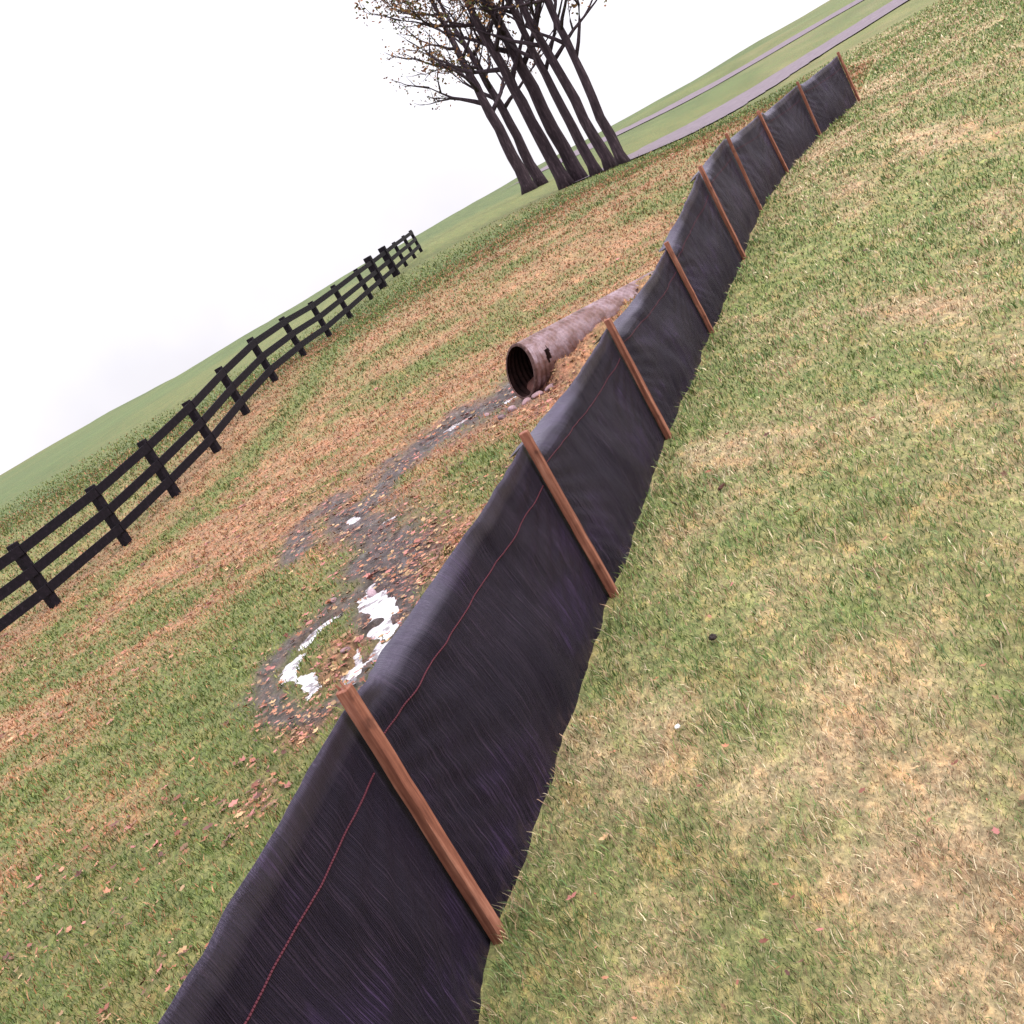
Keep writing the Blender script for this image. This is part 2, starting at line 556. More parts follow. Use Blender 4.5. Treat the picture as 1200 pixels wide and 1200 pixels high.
# ------------------------------------------------------------------ silt fence
fab_m, n, b = new_mat('woven_black_fabric', .46, .20)
uv = N(n, 'ShaderNodeUVMap', uv_map='UVMap')
def mapped(sx, sy, rz=0):
    m_ = N(n, 'ShaderNodeMapping'); m_.inputs['Scale'].default_value = (sx, sy, 1); m_.inputs['Rotation'].default_value = (0, 0, rz)
    n.links.new(uv.outputs['UV'], m_.inputs['Vector']); return m_.outputs['Vector']
streak = noise(n, 1, 5, mapped(150, 3.2, .04), .7)
fold = noise(n, 1, 3, mapped(14, 2.2, .35), .5)
patch = noise(n, 1, 4, mapped(1.6, 2.6, .3), .6)
r1 = ramp(n, [(.36, (.002, .0014, .002)), (.52, (.006, .0042, .006)), (.59, (.022, .016, .023)), (.74, (.068, .050, .072))], streak.outputs['Fac'])
r2 = ramp(n, [(.40, (.7, .64, .66)), (.53, (1.0, .88, 1.0)), (.68, (1.8, 1.4, 2.8))], patch.outputs['Fac'])
n.links.new(mixc(n, 1.0, r1.outputs['Color'], r2.outputs['Color'], 'MULTIPLY'), b.inputs['Base Color'])
# extra gloss on the hemmed top strip stands in for its sky highlight; the foot is splashed with mud
suv = N(n, 'ShaderNodeSeparateXYZ'); n.links.new(uv.outputs['UV'], suv.inputs[0])
hem = N(n, 'ShaderNodeMapRange'); hem.inputs['From Min'].default_value = .765; hem.inputs['From Max'].default_value = .80; n.links.new(suv.outputs['Y'], hem.inputs['Value'])
rr = ramp(n, [(.3, (.62,) * 3), (.7, (.40,) * 3)], patch.outputs['Fac'])
n.links.new(mixc(n, hem.outputs['Result'], rr.outputs['Color'], (.34, .34, .34)), b.inputs['Roughness'])
sp_ = N(n, 'ShaderNodeMapRange'); sp_.inputs['To Min'].default_value = .20; sp_.inputs['To Max'].default_value = 1.0; n.links.new(hem.outputs['Result'], sp_.inputs['Value']); n.links.new(sp_.outputs['Result'], b.inputs['Specular IOR Level'])
b.inputs['Specular Tint'].default_value = (.78, .68, 1, 1)
foot = N(n, 'ShaderNodeMapRange'); foot.inputs['From Min'].default_value = .16; foot.inputs['From Max'].default_value = .04; n.links.new(suv.outputs['Y'], foot.inputs['Value'])
fm1 = noise(n, 1, 4, mapped(22, 12), .7)
fm2 = ramp(n, [(.48, (0, 0, 0)), (.72, (.6, .6, .6))], fm1.outputs['Fac'])
fm3 = N(n, 'ShaderNodeMath', operation='MULTIPLY'); n.links.new(fm2.outputs['Color'], fm3.inputs[0]); n.links.new(foot.outputs['Result'], fm3.inputs[1])
b_src = b.inputs['Base Color'].links[0].from_socket
n.links.new(mixc(n, fm3.outputs[0], b_src, (.10, .065, .05)), b.inputs['Base Color'])
weave = N(n, 'ShaderNodeTexWave', wave_type='BANDS', bands_direction='X'); weave.inputs['Scale'].default_value = 55; weave.inputs['Distortion'].default_value = 1.2
n.links.new(uv.outputs['UV'], weave.inputs['Vector'])
ad = N(n, 'ShaderNodeMath', operation='ADD'); n.links.new(streak.outputs['Fac'], ad.inputs[0])
ml = N(n, 'ShaderNodeMath', operation='MULTIPLY'); ml.inputs[1].default_value = 1.4; n.links.new(fold.outputs['Fac'], ml.inputs[0]); n.links.new(ml.outputs[0], ad.inputs[1])
ad2 = N(n, 'ShaderNodeMath', operation='MULTIPLY_ADD'); ad2.inputs[1].default_value = .12; n.links.new(weave.outputs['Fac'], ad2.inputs[0]); n.links.new(ad.outputs[0], ad2.inputs[2])
bump(n, b, ad2.outputs[0], 1.0, .014)
b.inputs['Sheen Weight'].default_value = .035
b.inputs['Sheen Tint'].default_value = (.62, .5, 1, 1)
b.inputs['Sheen Roughness'].default_value = .4

wood_m, n, b = new_mat('red_brown_stake_wood', .7, .25)
tco = N(n, 'ShaderNodeTexCoord')
m_ = N(n, 'ShaderNodeMapping'); m_.inputs['Scale'].default_value = (60, 60, 3); n.links.new(tco.outputs['Object'], m_.inputs['Vector'])
g1 = noise(n, 1, 5, m_.outputs['Vector'], .65)
g2 = noise(n, 5, 3, tco.outputs['Object'])
r1 = ramp(n, [(.3, (.105, .036, .024)), (.5, (.235, .088, .055)), (.72, (.39, .185, .125))], g1.outputs['Fac'])
r2 = ramp(n, [(.30, (.42, .40, .42)), (.38, (.8, .78, .78)), (.6, (1.05, 1.05, 1.05)), (.75, (1.25, 1.45, 1.6))], g2.outputs['Fac'])
g2.inputs['Scale'].default_value = 9
n.links.new(mixc(n, 1.0, r1.outputs['Color'], r2.outputs['Color'], 'MULTIPLY'), b.inputs['Base Color'])
bump(n, b, g1.outputs['Fac'], .5, .004)

thread_m, n, b = new_mat('dark_red_thread', .7, .2)
b.inputs['Base Color'].default_value = (.075, .016, .026, 1)

silt = empty('silt_fence', (STAKES[2][0], STAKES[2][1], 0))
tag(silt, 'long black woven fabric silt fence nailed to reddish wooden stakes, running across the lawn', 'silt fence')
S0 = Vector(silt.location)

# flap: how far the loose top of each bay falls back (amount, from, to, strip height)
FLAP = {0: (.01, .1, .8), 1: (.01, .3, .9), 2: (.065, .03, .72), 3: (.19, .03, .66), 4: (.20, .02, .60), 5: (.12, .02, .5), 6: (.16, .02, .7), 7: (.05, .1, .6), 8: (.06, .1, .6), 9: (.04, .1, .6)}
SAG = {0: .03, 1: .01, 2: .035, 3: .05, 4: .06, 5: .03, 6: .02, 7: .03, 8: .03, 9: .03}
NT, NH = 84, 44


def fence_nrm(i):
    a = Vector(STAKES[max(i - 1, 0)][:2]); c2 = Vector(STAKES[min(i + 1, len(STAKES) - 1)][:2])
    d = (c2 - a).normalized()
    return Vector((d.y, -d.x, 0))                           # to the lawn side


def fab_pt(i, t, h):
    a = STAKES[i]; c2 = STAKES[i + 1]
    na = fence_nrm(i); nb = fence_nrm(i + 1)
    nn = na.lerp(nb, t).normalized()
    x = a[0] + (c2[0] - a[0]) * t; y = a[1] + (c2[1] - a[1]) * t
    zb = a[2] + (c2[2] - a[2]) * t - .05
    zt = a[3] + (c2[3] - a[3]) * t - .028 - SAG[i] * 4 * t * (1 - t)
    z = zb + (zt - zb) * h
    bow = math.sin(math.pi * t)
    off = -.045 * bow * h                                  # the loaded fabric hangs slightly away from the chord at the top
    off += .06 * bow * math.sin(math.pi * min(h * 1.25, 1)) * (1 - h)   # and bellies out lower down
    amt, t0, t1 = FLAP[i]
    k = 0
    if t0 < t < t1:
        tt = (t - t0) / (t1 - t0)
        k = min(1, tt / .27) * (1 - max(0, (tt - .3) / .7)) ** 1.0
        k = k * k * (3 - 2 * k)
    hh = max(0, (h - .865) / .135)
    off -= amt * k * hh ** 1.5 * 1.15
    z -= amt * k * hh ** 2 * .42
    # folds: tension lines fanning from the stake tops plus soft vertical crimps
    L = math.hypot(c2[0] - a[0], c2[1] - a[1])
    X = (i * 7.3 + t * L)
    env = min(1, t * 9) * min(1, (1 - t) * 9)
    wob = float(fbm(np.array(X * 2.6 + h * 1.1), np.array(h * 1.3 + i), 71, 3)) - .5
    cr_ = float(vnoise(np.array(X * 15 - h * 1.5), np.array(h * 1.2 + 3 * i), 77)) - .5
    fan = math.sin((1 - h) * 22 / (t + .25)) * math.exp(-t * 4.5) * (.5 + .5 * h)
    fan += math.sin((1 - h) * 20 / (1.25 - t)) * math.exp(-(1 - t) * 4.5) * (.5 + .5 * h)
    off += .030 * max(0, 1 - h / .10) * (float(vnoise(np.array(X * 5.0), np.array(2.0), 88)) - .25)      # bunched foot
    off += env * (wob * .060 + cr_ * .010 + fan * .006)
    return Vector((x, y, z)) + nn * off - nn * .027


verts = []; uvs = []; quads = []
cols = 0
base_s = 0
for i in range(len(STAKES) - 1):
    L = math.hypot(STAKES[i + 1][0] - STAKES[i][0], STAKES[i + 1][1] - STAKES[i][1])
    for k in range(NT + (1 if i == len(STAKES) - 2 else 0)):
        t = k / NT
        for j in range(NH + 1):
            h = j / NH
            p = fab_pt(i, t, h) - S0
            verts.append(tuple(p)); uvs.append((base_s + t * L, h * .85))
        cols += 1
    base_s += L
R = NH + 1
for cidx in range(cols - 1):
    for j in range(NH):
        a = cidx * R + j
        quads.append((a, a + R, a + R + 1, a + 1))
fm = mesh_np('fabric', verts, quads)
ul = fm.uv_layers.new(name='UVMap')
li = np.zeros(len(fm.loops), np.int32); fm.loops.foreach_get('vertex_index', li)
ul.data.foreach_set('uv', np.array(uvs, np.float32)[li].ravel())
fab = link('fabric', fm, fab_m, silt)
sol = fab.modifiers.new('thickness', 'SOLIDIFY'); sol.thickness = .0015; sol.offset = 0

# the stitched draw cord, bay by bay
for i in range(len(STAKES) - 1):
    bm = bmesh.new()
    pts = []
    for k in range(0, 61):
        t = .012 + .976 * k / 60
        d = .80 + .03 * math.cos(t * math.pi) + (.02 if i == 1 else 0)
        a = STAKES[i]; nn = fence_nrm(i).lerp(fence_nrm(i + 1), t).normalized()
        pts.append(fab_pt(i, t, d) + nn * .0022 - S0)
    # stitches: short runs of thread with gaps
    for k in range(60):
        q0 = pts[k]; q1 = pts[k + 1]
        for s_ in range(3):
            add_tube(bm, [q0.lerp(q1, s_ / 3 + .02), q0.lerp(q1, s_ / 3 + .27)], .0030 if i < 3 else .0024, 5)
    link('draw_cord', bm_mesh(bm, 'draw_cord'), thread_m, silt)

for i, s in enumerate(STAKES):
    bm = bmesh.new()
    w = .040 if i != 3 else .043
    nn = fence_nrm(i)
    ln = [(0, 0), (0, 0), (.012, .01), (0, .0), (.004, .01), (-.006, 0), (.004, .0), (.02, 0), (-.015, .01), (.02, 0), (0, 0)][i]
    dr = Vector((nn.y, -nn.x, 0))
    p0 = Vector((0, 0, -.22)); p1 = Vector((ln[0], ln[1], s[3] - s[2] + (.02 if i != 2 else .03)))
    add_bar(bm, p0, p1, w, w * .92, Matrix.Rotation(.12 * (1 if i % 2 else -1), 3, 'Z') @ dr, rings=14, jit=.0012, bev=.09)
    if i == 2:   # hammered, split head of the nearest stake
        for f in range(3):
            sx_ = random.uniform(-.012, .012)
            add_tube(bm, [p1 + Vector((sx_, .012 - f * .012, -.03)), p1 + Vector((sx_ * 1.9 - .012, .016 - f * .012, .010 + .006 * f))], [.007, .003], 5)
    o = link('wooden_stake', bm_mesh(bm, 'wooden_stake'), wood_m, silt)
    o.location = Vector((s[0], s[1], s[2])) + nn * .004 - S0

# ------------------------------------------------------------------ black board fence
blk, n, b = new_mat('black_painted_board', .7, .12)
tco = N(n, 'ShaderNodeTexCoord')
m_ = N(n, 'ShaderNodeMapping'); m_.inputs['Scale'].default_value = (8, 8, 8); n.links.new(tco.outputs['Object'], m_.inputs['Vector'])
g1 = noise(n, 2, 5, m_.outputs['Vector'])
r1 = ramp(n, [(.3, (.004, .003, .005)), (.6, (.009, .006, .010)), (.8, (.030, .022, .030))], g1.outputs['Fac']); n.links.new(r1.outputs['Color'], b.inputs['Base Color'])
bump(n, b, g1.outputs['Fac'], .3, .01)
bf_z = height(np.array([p[0] for p in BF]), np.array([p[1] for p in BF]))
bfo = empty('board_fence', (BF[0][0], BF[0][1], float(bf_z[0])))
tag(bfo, 'black painted three-rail board fence climbing the far side of the field', 'board fence')
O = Vector(bfo.location)
FH = 1.14
for i, p in enumerate(BF):
    q = BF[min(i + 1, len(BF) - 1)]; r_ = BF[max(i - 1, 0)]
    d = Vector((q[0] - r_[0], q[1] - r_[1], 0)).normalized()
    bm = bmesh.new()
    lean = Vector((random.uniform(-.02, .02), random.uniform(-.02, .02), 0))
    tk = .30 if i in (11, 12) else .155
    add_bar(bm, (0, 0, -.3), Vector((0, 0, FH + (.12 if i in (11, 12) else 0) + random.uniform(-.01, .03))) + lean, tk, tk * .95, d, rings=3, bev=.07)
    o = link('post', bm_mesh(bm, 'post'), blk, bfo)
    o.location = Vector((p[0], p[1], float(bf_z[i]))) - O
    if i < len(BF) - 1:
        nn = Vector((d.y, -d.x, 0)) * .085
        if i == 0: pass
        for hz in (1.02, .655, .30):
            bm = bmesh.new()
            a3 = Vector((p[0], p[1], float(bf_z[i]) + hz)) - O + nn
            b3 = Vector((q[0], q[1], float(bf_z[i + 1]) + hz)) - O + nn
            ax = (b3 - a3).normalized()
            a3 = a3 + ax * .004; b3 = b3 - ax * .004
            mid = a3.lerp(b3, .5) + Vector((0, 0, random.uniform(-.012, .004)))
            mloc = a3.copy()
            add_bar(bm, a3 - mloc, b3 - mloc + Vector((0, 0, random.uniform(-.006, .006))), .158, .03, (0, 0, 1), rings=2, bev=.08)
            o = link('rail', bm_mesh(bm, 'rail'), blk, bfo); o.location = mloc

# ------------------------------------------------------------------ corrugated culvert pipe
pm, n, b = new_mat('weathered_galvanised_pipe', .5, .5)
tco = N(n, 'ShaderNodeTexCoord')
g1 = noise(n, 5, 6, tco.outputs['Object'], .7); g2 = noise(n, 30, 4, tco.outputs['Object'])
r1 = ramp(n, [(.30, (.060, .026, .022)), (.43, (.140, .070, .062)), (.58, (.235, .160, .178)), (.8, (.35, .27, .30))], g1.outputs['Fac'])
r2 = ramp(n, [(.3, (.75,) * 3), (.7, (1.15,) * 3)], g2.outputs['Fac'])
n.links.new(mixc(n, 1.0, r1.outputs['Color'], r2.outputs['Color'], 'MULTIPLY'), b.inputs['Base Color'])
b.inputs['Metallic'].default_value = .15
bump(n, b, g2.outputs['Fac'], .3, .006)
rim_m, n, b = new_mat('rusty_shaded_inner_pipe', .9, .05)
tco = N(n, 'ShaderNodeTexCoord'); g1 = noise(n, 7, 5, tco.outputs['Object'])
r1 = ramp(n, [(.35, (.006, .003, .003)), (.65, (.020, .009, .008))], g1.outputs['Fac']); n.links.new(r1.outputs['Color'], b.inputs['Base Color'])  # near black: the shade inside the pipe is put into the lining colour
rust_m, n, b = new_mat('rusted_rim', .85, .2)
tco = N(n, 'ShaderNodeTexCoord'); g1 = noise(n, 14, 5, tco.outputs['Object'])
r1 = ramp(n, [(.35, (.030, .014, .012)), (.6, (.10, .055, .050)), (.75, (.22, .15, .16))], g1.outputs['Fac']); n.links.new(r1.outputs['Color'], b.inputs['Base Color'])
ang = math.radians(27)
PR = .305
pc = Vector((.895, 12.75, .01))
pipe = empty('culvert_pipe', pc, ang)
tag(pipe, 'corrugated metal culvert pipe lying half buried behind the silt fence, open end facing the ditch', 'pipe')
PITCHP = math.radians(-4.5)
L = 4.2


def pipe_ring(sx, r, seg=48, skew=.10, ov=1.0):
    out = []
    for k in range(seg):
        t = 2 * math.pi * k / seg
        yy = math.cos(t) * r * .97; zz = math.sin(t) * r * ov
        x = sx + (skew * (zz / PR) * max(0, 1 - sx / .5))      # mitred end: the crown overhangs less than the invert
        x2 = x * math.cos(PITCHP) - zz * math.sin(PITCHP) * 0
        out.append((x, yy, zz + x * math.sin(PITCHP)))
    return out


def lathe(rows, seg=48):
    bm = bmesh.new()
    rs = [[bm.verts.new(v) for v in row] for row in rows]
    for a, b2 in zip(rs[:-1], rs[1:]):
        for i in range(seg):
            j = (i + 1) % seg
            bm.faces.new((a[i], b2[i], b2[j], a[j]))
    return bm


rows = []
nst = 520
for k in range(nst + 1):
    sx = .0 + L * k / nst
    r = PR + .0085 * math.sin(2 * math.pi * sx / .062)
    rows.append(pipe_ring(sx, r))
bm = lathe(rows)
# rust-eaten notch near the crown of the mouth
dele = [f for f in bm.faces if (lambda c: c.y < 0 and ((c.x - .25 - (c.z - .02) * .5) / .045) ** 2 + ((c.z - .03) / .075) ** 2 < 1 + .5 * math.sin(c.x * 90) * math.sin(c.z * 130))(f.calc_center_median())]
bmesh.ops.delete(bm, geom=dele, context='FACES')
bmesh.ops.recalc_face_normals(bm, faces=bm.faces)
link('barrel', bm_mesh(bm, 'barrel', True), pm, pipe)
rows = []
for k in range(nst + 1):
    sx = .004 + L * k / nst
    r = PR - .010 + .0085 * math.sin(2 * math.pi * sx / .062)
    rows.append(pipe_ring(sx, r))
bm = lathe(rows); bm.verts.ensure_lookup_table(); bm.faces.new([bm.verts[len(bm.verts) - 48 + k] for k in range(48)]); link('lining', bm_mesh(bm, 'lining', True), rim_m, pipe)
rows = [pipe_ring(-.006, PR - .018), pipe_ring(-.010, PR + .004), pipe_ring(.004, PR + .014), pipe_ring(.02, PR + .012)]
bm = lathe(rows); bmesh.ops.recalc_face_normals(bm, faces=bm.faces); link('end_rim', bm_mesh(bm, 'end_rim', True), rust_m, pipe)
# silt lying in the invert
vs = []; q = []
for k in range(30):
    sx = .01 + k * .12
    for j in range(9):
        yy = (j / 8 - .5) * 2 * .235
        vs.append((sx, yy, -.165 - (.13 if k == 0 else .03 if k == 1 else 0) + .03 * (float(vnoise(np.array(sx * 6), np.array(yy * 9), 5)) - .5) - .0 + sx * math.sin(PITCHP) + .01 * k * .2))
for k in range(29):
    for j in range(8):
        a = k * 9 + j; q.append((a, a + 9, a + 10, a + 1))
silt_m, n, b = new_mat('silt_mud', .7, .3)
geo = N(n, 'ShaderNodeNewGeometry'); g1 = noise(n, 12, 5, geo.outputs['Position'])
r1 = ramp(n, [(.3, (.045, .018, .016)), (.7, (.12, .045, .035))], g1.outputs['Fac']); n.links.new(r1.outputs['Color'], b.inputs['Base Color'])
link('silt_bed', mesh_np('silt_bed', vs, q), silt_m, pipe)

# ------------------------------------------------------------------ stones in the washout
stm, n, b = new_mat('washed_stone', .8, .3)
tco = N(n, 'ShaderNodeTexCoord'); oi = N(n, 'ShaderNodeObjectInfo')
g1 = noise(n, 9, 5, tco.outputs['Object'])
r1 = ramp(n, [(.3, (.16, .12, .13)), (.7, (.36, .29, .31))], g1.outputs['Fac'])
r2 = ramp(n, [(0, (.55, .48, .5)), (.5, (1, .8, .8)), (1, (1.3, 1.2, 1.25))], oi.outputs['Random'])
n.links.new(mixc(n, 1.0, r1.outputs['Color'], r2.outputs['Color'], 'MULTIPLY'), b.inputs['Base Color'])
bump(n, b, g1.outputs['Fac'], .5, .01)


def stone_mesh(seed):
    rnd = random.Random(seed)
    bm = bmesh.new()
    bmesh.ops.create_icosphere(bm, subdivisions=3, radius=1)
    cuts = [(Vector([rnd.gauss(0, 1) for _ in range(3)]).normalized(), rnd.uniform(.55, .85)) for _ in range(9)]
    for v in bm.verts:
        for nn, dd in cuts:
            e = v.co.dot(nn)
            if e > dd: v.co -= nn * (e - dd) * .85
        v.co.z *= .6
        v.co *= 1 + rnd.uniform(-.015, .015)
    return bm_mesh(bm, 'stone', True)


stones = [stone_mesh(s) for s in range(4)]
for s_ in stones: s_.materials.append(stm)
ST = [(636, 424, .13, 'dark wedge of stone against the side of the culvert pipe'),
      (648, 430, .09, 'brownish stone just right of the culvert mouth'),
      (660, 440, .11, 'pinkish flat slab among leaves between pipe and fabric'),
      (630, 462, .10, 'pale grey stone at the lip of the culvert mouth'),
      (616, 470, .07, 'small wet stone in the trickle below the pipe mouth'),
      (600, 478, .08, 'dark grey stone in the ditch bed beside the trickle'),
      (588, 488, .06, 'small rounded stone downstream of the pipe mouth'),
      (645, 455, .08, 'pale pink stone nearest the fence behind the second stake'),
      (570, 484, .05, 'little pebble left of the trickle below the pipe'),
      (432, 690, .06, 'small stone at the upper rim of the white puddle'),
      (388, 700, .045, 'pebble in leaves above the white puddle'),
      (405, 762, .04, 'pebble on the leafy islet inside the puddle')]
for i, (px, py, r_, lb) in enumerate(ST):
    p = at(px, py, -.28)
    o = bpy.data.objects.new('stone', stones[i % 4]); C.objects.link(o)
    z = float(height(np.array([p.x]), np.array([p.y]))[0])
    o.location = (p.x, p.y, z + r_ * .18)
    o.rotation_euler = (random.uniform(-.3, .3), random.uniform(-.3, .3), random.uniform(0, 6.28))
    o.scale = (r_, r_ * random.uniform(.7, 1.0), r_ * random.uniform(.7, 1.1))
    tag(o, lb, 'stone', 'stones in the washed out ditch')

# ------------------------------------------------------------------ trees
bark, n, b = new_mat('dark_bark', .9, .2)
tco = N(n, 'ShaderNodeTexCoord')
m_ = N(n, 'ShaderNodeMapping'); m_.inputs['Scale'].default_value = (9, 9, 1.6); n.links.new(tco.outputs['Object'], m_.inputs['Vector'])
g1 = noise(n, 1.4, 6, m_.outputs['Vector'], .7)
r1 = ramp(n, [(.3, (.012, .008, .011)), (.55, (.040, .026, .034)), (.75, (.105, .075, .088))], g1.outputs['Fac']); n.links.new(r1.outputs['Color'], b.inputs['Base Color'])
bump(n, b, g1.outputs['Fac'], .9, .05)
lfm, n, b = new_mat('autumn_leaves', .7, .2)
a1 = N(n, 'ShaderNodeAttribute', attribute_name='col'); n.links.new(a1.outputs['Color'], b.inputs['Base Color'])
b.inputs['Transmission Weight'].default_value = 0


def tree(name, x, y, rad, hgt, seed, label, lean=(0, 0), clear=.36, nl=1500):
    rnd = random.Random(seed)
    z0 = float(height(np.array([x]), np.array([y]))[0])
    root = empty(name, (x, y, z0), rnd.uniform(0, 6))
    root.rotation_euler = (0, 0, 0)
    tag(root, label, 'tree', 'trees beyond the field')
    bm = bmesh.new()
    pts = []; rs = []
    p = Vector((0, 0, -.3)); wx = wy = 0
    NS = 16
    for k in range(NS + 1):
        t = k / NS
        wx += rnd.uniform(-.07, .07); wy += rnd.uniform(-.07, .07)
        pts.append(Vector((wx + lean[0] * t * hgt, wy + lean[1] * t * hgt, -.3 + (hgt + .3) * t)))
        flare = 1 + .35 * math.exp(-t * 45 + .5)
        rs.append(rad * flare * (1 - t) ** .8 + .015)
    add_tube(bm, pts, rs, 12, wob=.07)
    tips = []

    def branch(p, d, L, r, depth):
        q = p.copy(); bp = [q.copy()]; rr = [r]
        for s in range(5):
            d = (d + Vector((rnd.uniform(-.25, .25), rnd.uniform(-.25, .25), rnd.uniform(-.1, .22)))).normalized()
            q = q + d * L / 5
            bp.append(q.copy()); rr.append(r * (1 - (s + 1) / 5 * .8))
            if depth < 2 and s >= 1 and rnd.random() < .85:
                dd = (d + Vector((rnd.uniform(-1, 1), rnd.uniform(-1, 1), rnd.uniform(-.3, .7)))).normalized()
                branch(q, dd, L * .5, r * .45, depth + 1)
            if depth >= 1: tips.append(q.copy())
        add_tube(bm, bp, rr, 6 if depth == 0 else 4)
        tips.append(q.copy())
    for k in range(13):
        t = clear + (1 - clear) * (k + .3) / 13
        i0 = min(int(t * NS), NS - 1)
        p = pts[i0].lerp(pts[i0 + 1], t * NS - i0)
        az = k * 2.4 + rnd.uniform(-.4, .4)
        d = Vector((math.cos(az), math.sin(az), rnd.uniform(.35, .8))).normalized()
        branch(p, d, hgt * .30 * (1.15 - t * .6), rad * (1.1 - t) * .55 + .012, 0)
    link('trunk', bm_mesh(bm, 'trunk', True), bark, root)
    # leaf sprays round the twigs
    nr = np.random.default_rng(seed)
    T = np.array([tuple(t) for t in tips])
    keep = fbm(T[:, 0] * .5 + seed, T[:, 2] * .5 + T[:, 1] * .4, seed, 2) > .40
    T = T[keep] if keep.sum() > 10 else T
    c = T[nr.integers(0, len(T), nl)] + nr.normal(0, .22, (nl, 3))
    a = nr.normal(0, 1, (nl, 3)); a /= np.linalg.norm(a, axis=1)[:, None]
    b_ = np.cross(a, nr.normal(0, 1, (nl, 3))); b_ /= np.linalg.norm(b_, axis=1)[:, None]
    s = nr.uniform(.05, .10, (nl, 1))
    vs = np.stack([c - a * s, c + b_ * s * .6, c + a * s, c - b_ * s * .6], 1).reshape(-1, 3)
    me = mesh_np('crown', vs, np.arange(nl * 4).reshape(-1, 4), smooth=False)
    pal = np.array([(.20, .085, .030), (.16, .10, .03), (.09, .10, .03), (.25, .13, .05), (.12, .05, .028)])
    add_attr(me, 'col', np.repeat(pal[nr.integers(0, 5, nl)] * nr.uniform(.7, 1.2, (nl, 1)), 4, 0))
    link('crown', me, lfm, root)
    return root


def up(u, d): return u * d / F_PX * .985


TREES = [(244, 44.0, .26, 12, 'leftmost thick dark trunk of the clump of trees'),
         (261, 44.6, .29, 13, 'second dark trunk from the left in the tree clump, the thickest'),
         (280, 43.2, .20, 11.5, 'middle slim dark trunk of the tree clump, left of the bright gap'),
         (299, 42.2, .21, 12, 'purplish trunk right of the bright gap in the tree clump'),
         (314, 41.2, .19, 11, 'rightmost slim trunk of the tree clump, nearest the lane'),
         (203, 60.0, .34, 12, 'far dark tree standing apart, left of the clump'),
         (217, 61.0, .30, 12, 'far dark tree just right of the one standing apart')]
for k, (u, d, r_, h_, lb) in enumerate(TREES):
    tree('tree', up(u, d), d, r_, h_, 100 + k, lb, lean=(random.uniform(-.03, .02), 0))

# ------------------------------------------------------------------ grass blades (one mat of turf)
def sample_ground(n_, r0, r1, p, amax=46):
    """points thinning out with distance: density falls as r^-p"""
    u = rng.random(n_)
    e = 2 - p
    r = (r0 ** e + u * (r1 ** e - r0 ** e)) ** (1 / e) if abs(e) > 1e-6 else r0 * (r1 / r0) ** u
    a = np.radians(rng.uniform(-amax, amax, n_))
    return r * np.sin(a), r * np.cos(a), r


gx1, gy1, gr1 = sample_ground(620000, 1.1, 45, 1.75)
s_f = fence_x(gy1) - gx1
g_, l_, m_ = cover(gx1, gy1)
keep = (rng.random(len(gx1)) > m_ * 1.15) & ((s_f < -.012) | (s_f > .06))
# litter presses the grass down
keep &= rng.random(len(gx1)) > l_ * .6
gx1, gy1, gr1, g_, s_f, l_ = gx1[keep], gy1[keep], gr1[keep], g_[keep], s_f[keep], l_[keep]
gz1 = height(gx1, gy1)
k2 = (gz1 > ZW + .006) & ((gy1 < 32) | (rng.random(len(gy1)) > (gy1 - 32) / 13))
gx1, gy1, gr1, g_, s_f, l_, gz1 = [a[k2] for a in (gx1, gy1, gr1, g_, s_f, l_, gz1)]
M = len(gx1)
tuft = fbm(gx1 * 7, gy1 * 7, 81, 3)
hgt = (.012 + .048 * tuft ** 2.4 * rng.uniform(.5, 1.5, M) + .010 * g_) * np.clip(.85 + gr1 * .03, .85, 1.8)
hgt = hgt * (1 + 1.1 * np.exp(-(np.abs(s_f + .02) / .07) ** 2) * rng.random(M) * .6)          # longer against the fabric
wd = np.clip(.0011 * gr1 ** .95, .0022, .030) * rng.uniform(.7, 1.3, M)
az = rng.uniform(0, 2 * np.pi, M)
ln = rng.uniform(.15, 1.15, M) * hgt
dx = np.cos(az); dy = np.sin(az)
tx = -dy; ty = dx
az2 = rng.uniform(0, 2 * np.pi, M)
tx, ty = np.cos(az2), np.sin(az2)
P = np.stack([gx1, gy1, gz1 - .004], 1)
Z = np.zeros(M)
lean1 = np.stack([dx * ln * .35, dy * ln * .35, hgt * .6], 1); lean2 = np.stack([dx * ln, dy * ln, hgt], 1)
T = np.stack([tx * wd / 2, ty * wd / 2, Z], 1)
vb = np.stack([P - T, P + T, P + lean1 + T * .8, P + lean1 - T * .8, P + lean2], 1).reshape(-1, 3)
bi = np.arange(M) * 5
quads = np.stack([bi, bi + 1, bi + 2, bi + 3], 1); tris = np.stack([bi + 3, bi + 2, bi + 4], 1)
gme = mesh_np('grass', vb, quads, tris)
pick = rng.random(M)
greenp = np.clip(g_ * .85 + .08, 0, 1)
is_g = pick < greenp
pal_g = np.array([(.062, .092, .022), (.112, .145, .036), (.090, .135, .045), (.185, .195, .060), (.140, .160, .060)])
pal_d = np.array([(.330, .270, .165), (.270, .200, .115), (.400, .345, .235), (.200, .135, .085), (.290, .190, .125)])
colr = np.where(is_g[:, None], pal_g[rng.integers(0, 5, M)], pal_d[rng.integers(0, 5, M)])
leftm = (s_f > 0)
colr = np.where((~is_g & leftm)[:, None], colr * np.array([.98, .62, .50]), colr)
colr = np.where((is_g & leftm)[:, None], colr * np.array([.95, .98, .88]), colr)
colr = np.where((is_g & ~leftm)[:, None], colr * np.array([.88, 1.0, 1.08]), colr)
colr = np.where((~leftm)[:, None], colr * np.array([1.22, 1.20, 1.18]), colr)
colr = colr * np.where(leftm, 1 - .14 * sstep(14, 22, gy1), 1)[:, None]
